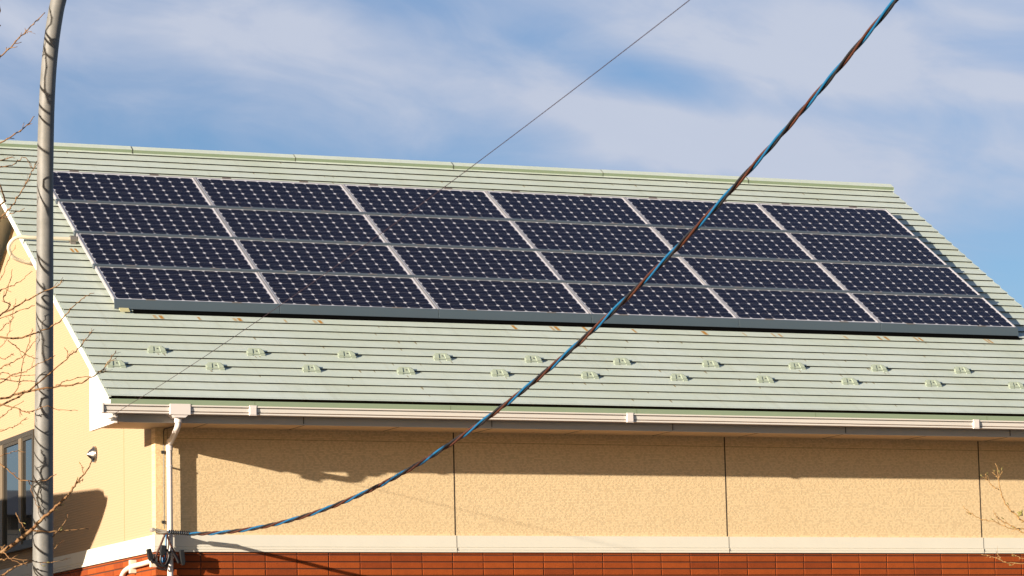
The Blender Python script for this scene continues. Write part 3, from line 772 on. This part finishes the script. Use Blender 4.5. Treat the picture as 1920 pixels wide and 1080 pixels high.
def conn(px0, px1, y, w):
    a, b = hit(px0, 1, y), hit(px1, 1, y); m = MB()
    d = (b-a).normalized(); s = Vector((d.z, 0, -d.x)); L = (b-a).length
    m.prism([(-w*.9, 0), (w*.9, 0), (w, L*.25), (w, L*.8), (w*.55, L), (-w*.55, L), (-w, L*.8), (-w, L*.25)], lambda p, t: a + s*p[0] + d*p[1] + Vector((0, t, 0)), -w*.8, w*.8)
    m.build('connector', BLACK, cable, bevel=.006)
conn((278.5, 1029), (283.5, 1052), -.115, .022); conn((306.5, 1022.5), (303.5, 1042), -.15, .024); conn((340, 1031.5), (343.5, 1060), -.13, .022)
# anchor
an = empty('cable_anchor', I0, 'weathered grey insulator and shackle anchoring the cable to the house corner', 'anchor')
m = MB(); i0 = hit((287, 993), 1, -.06); m.tube([i0+Vector((0, .045, .0)), i0+Vector((0, -.005, 0)), i0+Vector((0, -.02, 0))], [.02, .021, .017], 14); m.build('insulator', M1('porcelain_grey', (.30, .27, .25), .35, var=.3, vscale=30), an, smooth=False, bevel=.003)
m = MB(); m.tube([hit((292, 992), 1, -.07), hit((302, 995), 1, -.09), hit((314, 997), 1, -.19)], .009, 8); m.tube([hit((291, 996), 1, -.08), hit((301, 999), 1, -.1), hit((316, 998), 1, -.19)], .007, 8); m.build('shackle', GREYMETAL, an)

# thin wire to the eave corner
W0 = hit((214, 776), 1, -.80); W1 = at((1293, 0), 15.0)
tw = empty('thin_wire', W0, 'thin dark straight wire crossing the sky and roof to the eave corner', 'wire')
dW = W1-W0; m = MB(); m.tube([W0 + dW*(k/60*1.25) - Vector((0, 0, .30*(k/48)*(1-k/48))) + Vector((0, 0, .0)) for k in range(61)], .0021, 6); m.build('conductor', WIREM, tw, smooth=True)
wb = empty('wire_bracket', hit((208, 784), 1, -.66), 'small hook bracket under the left end of the gutter', 'bracket')
b0 = hit((208, 784), 1, -.66)
m = MB(); m.box((b0.x-.03, -.80, b0.z-.006), (b0.x+.02, -.64, b0.z+.012)); m.build('arm', GUTTERM, wb, bevel=.003)
m = MB(); m.box((b0.x-.022, -.79, b0.z-.034), (b0.x-.004, -.72, b0.z-.007)); m.tube(smoothpath([(b0.x, -.80, b0.z+.01), (b0.x-.01, -.83, b0.z+.03), W0, (W0.x+.02, W0.y, W0.z-.02), (b0.x+.05, -.72, b0.z-.05)], 4), .004, 6); m.build('hook', GREYMETAL, wb)

# ------------------------------------------------------------------ grey pole
DP = 24.2
ppx = [(78.5, 1250, 43), (80.2, 1080, 39), (81.5, 900, 36.5), (82.5, 760, 34.5), (83.6, 600, 33), (84.3, 460, 31.5), (84.7, 330, 30.7), (86, 250, 30.3), (88, 190, 29.5), (91.5, 130, 29.2), (97, 75, 29), (104.5, 25, 29), (110, 0, 29), (120, -35, 28), (146, -95, 27), (190, -150, 26), (250, -190, 25), (330, -215, 24)]
YPOLE = at((82, 700), DP).y
pp = [hit(p[:2], 1, YPOLE) for p in ppx]; foot = Vector((pp[0].x+.0, YPOLE, GROUND))
pole = empty('street_pole', foot, 'tall tapered grey steel pole bending to the right at its top', 'pole')
rad = [p[2]/2/FPX*((q-CAM).dot(CF)) for p, q in zip(ppx, pp)]
m = MB(); pth = [foot] + pp; rads = [rad[0]*1.12] + rad
sp = smoothpath(pth, 6); sr = []
for i in range(len(rads)-1):
    for k in range(6): sr.append(rads[i] + (rads[i+1]-rads[i])*k/6)
sr.append(rads[-1]); m.tube(sp, sr, 28); m.build('shaft', POLEM, pole, smooth=True)
m = MB(); m.box((foot.x-.2, foot.y-.2, GROUND), (foot.x+.2, foot.y+.2, GROUND+.03)); m.build('base_plate', POLEM, pole)

# ------------------------------------------------------------------ bare trees
rt = random.Random(21)
def twigs(m, pts, r0, r1, buds=None, side=.6, seed=0):
    rs = random.Random(seed)
    sp = smoothpath(pts, 5); n = len(sp); sp = [p + Vector((rs.gauss(0, .003), rs.gauss(0, .003), rs.gauss(0, .003))) for p in sp]
    m.tube(sp, [r0 + (r1-r0)*k/(n-1) for k in range(n)], 6)
    for k in range(2, n-1):                               # nodes and small spurs
        if rs.random() < side*.36:
            d = (sp[k]-sp[k-1]).normalized(); s = d.orthogonal().normalized(); s.rotate(Matrix.Rotation(rs.uniform(0, 6.28), 3, d))
            L = rs.choice((.012, .015, .02, .025, .05)); q = sp[k] + (d*.8 + s*.7)*L
            rr0 = (r0 + (r1-r0)*k/(n-1))*.7
            m.tube([sp[k], (sp[k]+q)/2 + s*.004, q], [rr0, rr0*.8, rr0*.6], 5)
            if buds and rs.random() < .4: m.tube([q, q + d*.012, q + d*.024], [.002, .004, .0015], 6, 1)
        if rs.random() < .3:
            rr0 = (r0 + (r1-r0)*k/(n-1)); d = (sp[k]-sp[k-1]).normalized()*.01
            m.tube([sp[k]-d, sp[k], sp[k]+d], [rr0*.9, rr0*1.35, rr0*.9], 6)
trace = [
 ([(-40, 140), (0, 107), (20, 88), (45, 62), (62, 45), (85, 22)], 1.7, 1.0), ([(45, 62), (52, 60), (60, 59)], .9, .6), ([(-45, 292), (0, 268), (28, 252), (50, 235), (64, 218)], 1.8, 1.0), ([(52, 234), (60, 231)], .8, .6),
 ([(-40, 306), (0, 300), (28, 295)], 1.2, .7), ([(-40, 322), (0, 315), (25, 308), (45, 295), (55, 305), (61, 316)], 1.3, .6), ([(-45, 450), (0, 410), (22, 386), (45, 350), (60, 322), (70, 302)], 1.7, .9), ([(43, 354), (50, 343), (57, 338)], .8, .5), ([(-25, 425), (0, 411), (20, 402), (46, 391)], 1.1, .7),
 ([(-50, 612), (0, 590), (35, 572), (68, 553), (105, 537), (119, 525)], 2.2, .9), ([(-40, 612), (0, 597), (45, 580), (66, 572)], 1.3, .7), ([(-50, 626), (0, 633), (40, 634), (60, 627), (78, 620), (110, 604), (137, 575), (152, 562), (176, 548)], 2.0, .8),
 ([(-40, 705), (0, 690), (20, 680), (45, 665), (62, 645), (70, 630)], 1.3, .7), ([(-10, 724), (20, 704), (45, 698), (62, 688), (85, 676), (103, 667)], 1.2, .6), ([(14, 637), (35, 655), (52, 666), (70, 673)], 1.2, .6),
 ([(-50, 780), (0, 760), (55, 732), (75, 715), (105, 690), (128, 670), (145, 655), (165, 632), (174, 618)], 2.0, .7), ([(148, 653), (158, 640), (166, 638)], .8, .5), ([(126, 671), (127, 660), (121, 651)], .8, .5),
 ([(-50, 765), (0, 748), (40, 737), (65, 731), (105, 725), (145, 720), (180, 702), (195, 690), (208, 672), (219, 657)], 2.2, .8), ([(178, 703), (195, 697), (198, 691)], .9, .5), ([(103, 725), (125, 714), (150, 708), (172, 704)], 1.2, .7), ([(196, 688), (210, 676), (218, 673)], .8, .5),
 ([(-40, 705), (0, 709), (30, 715), (66, 714)], 1.5, .8), ([(-30, 695), (0, 699), (35, 704), (68, 703)], 1.1, .7), ([(-40, 752), (0, 758), (30, 765), (48, 773), (64, 770), (90, 762), (110, 768), (146, 770)], 1.4, .6), ([(28, 738), (37, 712), (43, 680), (52, 650), (58, 628), (61, 615)], 1.2, .6),
 ([(2, 590), (6, 560), (12, 545), (20, 525), (24, 505)], 1.2, .7), ([(-20, 552), (0, 544), (25, 535), (45, 522), (60, 508)], 1.2, .6), ([(-5, 625), (12, 608), (27, 594)], 1.0, .5), ([(-15, 664), (5, 672), (18, 668), (25, 664)], 1.0, .5),
 ([(-70, 1082), (0, 1038), (30, 1018), (60, 993), (85, 968), (110, 945), (130, 925), (147, 902), (165, 878), (172, 862)], 4.2, 1.0), ([(146, 903), (151, 901), (157, 900)], 1.0, .6), ([(155, 890), (155, 880), (153, 872)], .9, .5), ([(60, 993), (85, 997), (130, 995), (166, 991)], 2.4, .8),
 ([(-40, 845), (0, 870), (15, 880), (35, 898), (62, 902), (85, 900), (107, 888)], 1.7, .7), ([(95, 1014), (112, 992), (122, 978), (129, 963)], 1.3, .6), ([(55, 902), (60, 922), (68, 945), (77, 974)], 1.1, .6), ([(30, 960), (38, 978), (45, 990), (52, 998)], 1.2, .7), ([(102, 1029), (110, 1020), (119, 1014)], .8, .5),
 ([(-60, 1110), (0, 1080), (30, 1064), (48, 1056), (62, 1050)], 2.6, 1.0), ([(-30, 1050), (0, 1050), (20, 1047), (60, 1052), (95, 1055), (131, 1046)], 1.7, .6), ([(-20, 1030), (10, 1040), (22, 1050), (50, 1060)], 1.6, .8), ([(-30, 815), (0, 808), (28, 799), (50, 783)], 1.3, .6), ([(-30, 795), (0, 784), (20, 768), (45, 752)], 1.4, .6),
 ([(-20, 545), (4, 520), (14, 490), (30, 460)], 1.0, .5), ([(-12, 660), (10, 640), (20, 610), (26, 580), (30, 560)], .9, .5), ([(-5, 860), (14, 850), (30, 846), (48, 848)], 1.0, .5)]
TX = at((-500, 800), 21.0); tb = Vector((TX.x, TX.y, GROUND))
tree = empty('bare_tree', tb, 'leafless tree whose thin brown twigs reach in front of the grey pole', 'tree')
limb = [tb, tb+Vector((.02, .0, 1.6)), tb+Vector((.05, .03, 3.0)), tb+Vector((.02, .05, 4.6)), tb+Vector((.12, .0, 6.2)), tb+Vector((.1, .05, 7.6))]
ml = MB(); ml.tube(smoothpath(limb, 8), [.11-.095*k/40 for k in range(41)], 12); ml.build('trunk', TRUNKM, tree, smooth=True)
def limb_at(z):
    sp = smoothpath(limb, 8)
    return min(sp, key=lambda p: abs(p.z-z))
mb = MB(); bud = True; mpx = 23.8/FPX*.80
for i, (px_, ra, rb_) in enumerate(trace):
    d0 = 23.3 + rt.uniform(0, .75); d1 = min(24.02, d0 + rt.uniform(-.1, .1))
    n = len(px_); pts = [at(p, d0 + (d1-d0)*k/(n-1)) for k, p in enumerate(px_)]
    if px_[0][0] < 8 and ra > 1.0:
        s = limb_at(pts[0].z - .55 - rt.uniform(0, .4)); d = pts[0]-s
        mid = s + d*.5 + Vector((0, 0, -.05)); pts = [s, s+d*.25+Vector((0, 0, .06)), mid] + pts
        ra = ra*1.6
    twigs(mb, pts, ra*mpx, rb_*mpx, bud if px_[0][1] > 840 else None, .7, i)
# the rest of the crown, left of the picture: its shadows fall across the pole
for i in range(42):
    z = rt.uniform(-1.3, 4.3); s = limb_at(z-.7)
    tt = rt.uniform(.25, 1.5); pq = Vector((pp[4].x, YPOLE, z)) - SUN_D*tt + Vector((rt.gauss(0, .05), rt.gauss(0, .12), rt.gauss(0, .15)))
    while ((pq-CAM).dot(CR)/(pq-CAM).dot(CF))*FPX+960 > -15: pq -= SUN_D*.1
    d = pq-s; e = pq + Vector((rt.uniform(-.1, .03), rt.uniform(-.25, .25), rt.uniform(.1, .45)))
    e2 = e + Vector((rt.uniform(-.1, .02), rt.uniform(-.2, .2), rt.uniform(0., .3)))
    twigs(mb, [s, s+d*.4+Vector((0, 0, .08)), pq, e, e2], rt.uniform(.008, .014), .0035, None, .8, 500+i)
mb.build('branches', [BARK, BUDM], tree, smooth=True)

trace2 = [([(1990, 1010), (1920, 978), (1905, 966), (1890, 952), (1880, 933), (1873, 908), (1871, 885), (1866, 868)], 2.2, .8), ([(1874, 918), (1865, 914), (1857, 906), (1851, 898), (1848, 889)], 1.1, .6), ([(1872, 897), (1876, 890), (1879, 884)], .8, .5), ([(1871, 897), (1865, 889), (1861, 881)], .8, .5),
 ([(1990, 1020), (1920, 1000), (1900, 988), (1875, 975), (1868, 968), (1862, 957)], 2.0, .7), ([(1960, 1000), (1920, 992), (1890, 990), (1865, 978), (1838, 973), (1820, 962), (1804, 948)], 1.5, .7), ([(1822, 963), (1817, 962), (1812, 961)], .8, .5), ([(1990, 1062), (1925, 1057), (1890, 1055), (1870, 1047), (1855, 1043), (1840, 1040)], 1.2, .6), ([(1960, 1062), (1920, 1048), (1897, 1038)], 1.2, .6), ([(1880, 1051), (1872, 1042), (1868, 1036)], .8, .5)]
TX = at((2120, 1150), 24.5); tb2 = Vector((TX.x, TX.y, GROUND))
tree2 = empty('bare_tree', tb2, 'leafless tree of which a few ochre twigs show at the lower right', 'tree')
limb = [tb2, tb2+Vector((-.03, .0, 1.2)), tb2+Vector((.04, .03, 2.4)), tb2+Vector((.02, .05, 3.2)), tb2+Vector((.08, .0, 3.8))]
ml = MB(); ml.tube(smoothpath(limb, 8), [.06-.045*k/32 for k in range(33)], 12); ml.build('trunk', TRUNKM, tree2, smooth=True)
BARK2 = M1('ochre_bark', (.30, .17, .06), .75, var=.3, vscale=14)
mb = MB(); bud = True
for i, (px_, ra, rb_) in enumerate(trace2):
    n = len(px_); d0 = 24.5; pts = [at(p, d0+.05*i) for p in px_]
    if px_[0][0] > 1930:
        s = limb_at(pts[0].z-.3); pts = [s, (s+pts[0])/2 + Vector((0, 0, .05))] + pts
    twigs(mb, pts, ra*mpx, rb_*mpx, bud, .7, 900+i)
q = at((1914, 962), 24.5)
for k in range(6): 
    a = Vector((rt.gauss(0, 1), rt.gauss(0, 1), rt.gauss(.5, 1))).normalized(); mb.tube([q, q+a*.012, q+a*.028], [.004, .010, .003], 6, 1)
mb.build('branches', [BARK2, BUDM], tree2, smooth=True)

# ------------------------------------------------------------------ neighbours beyond the frame (shade on the gable, reflections in its window)
DXn = 3.6; sy, sz = DXn*SUN_D.y/SUN_D.x, -DXn*SUN_D.z/SUN_D.x
prof = [hit(p, 0, 0) for p in ((184, 917), (194, 921), (196, 930), (202, 932), (200, 947), (193, 970), (185, 992), (172, 1018), (160, 1060), (152, 1085))]
poly = [(p.y-sy, p.z+sz) for p in prof]; zt_ = poly[0][1]+.0
poly = [(9.0, zt_+.15), (3.4, zt_+.13)] + poly + [(poly[-1][0], GROUND), (9.0, GROUND)]
nb = empty('neighbour_building', (-DXn-1.5, 3., GROUND), 'neighbouring grey building standing left of the gable outside the frame', 'building')
m = MB(); m.prism(poly, lambda p, t: (t, p[0], p[1]), -DXn-3.0, -DXn); m.build('wall', NEIGHM, nb)
m = MB(); m.box((-DXn-3.05, 3.4, zt_+.132), (-DXn-.02, 9.0, zt_+.16)) ; m.build('roof', FASCIAM, nb)
nb2 = empty('far_house', (-13, 48, GROUND), 'dark tiled house behind the gable seen only as a reflection in its window', 'house')
m = MB(); m.box((-30, 45, GROUND), (4, 55, 3.4)); m.build('wall', SLATEM, nb2)
m = MB(); m.prism([(44.3, 3.4), (55.7, 3.4), (50, 4.4)], lambda p, t: (t, p[0], p[1]), -30.6, 4.6); m.build('roof', M1('dark_roof', (.03, .03, .035), .6), nb2)
for i in range(6):
    m = MB(); m.box((-28+i*5.2, 44.95, .3), (-26+i*5.2, 45.02, 2.4)); m.build('window', GLASS, nb2)
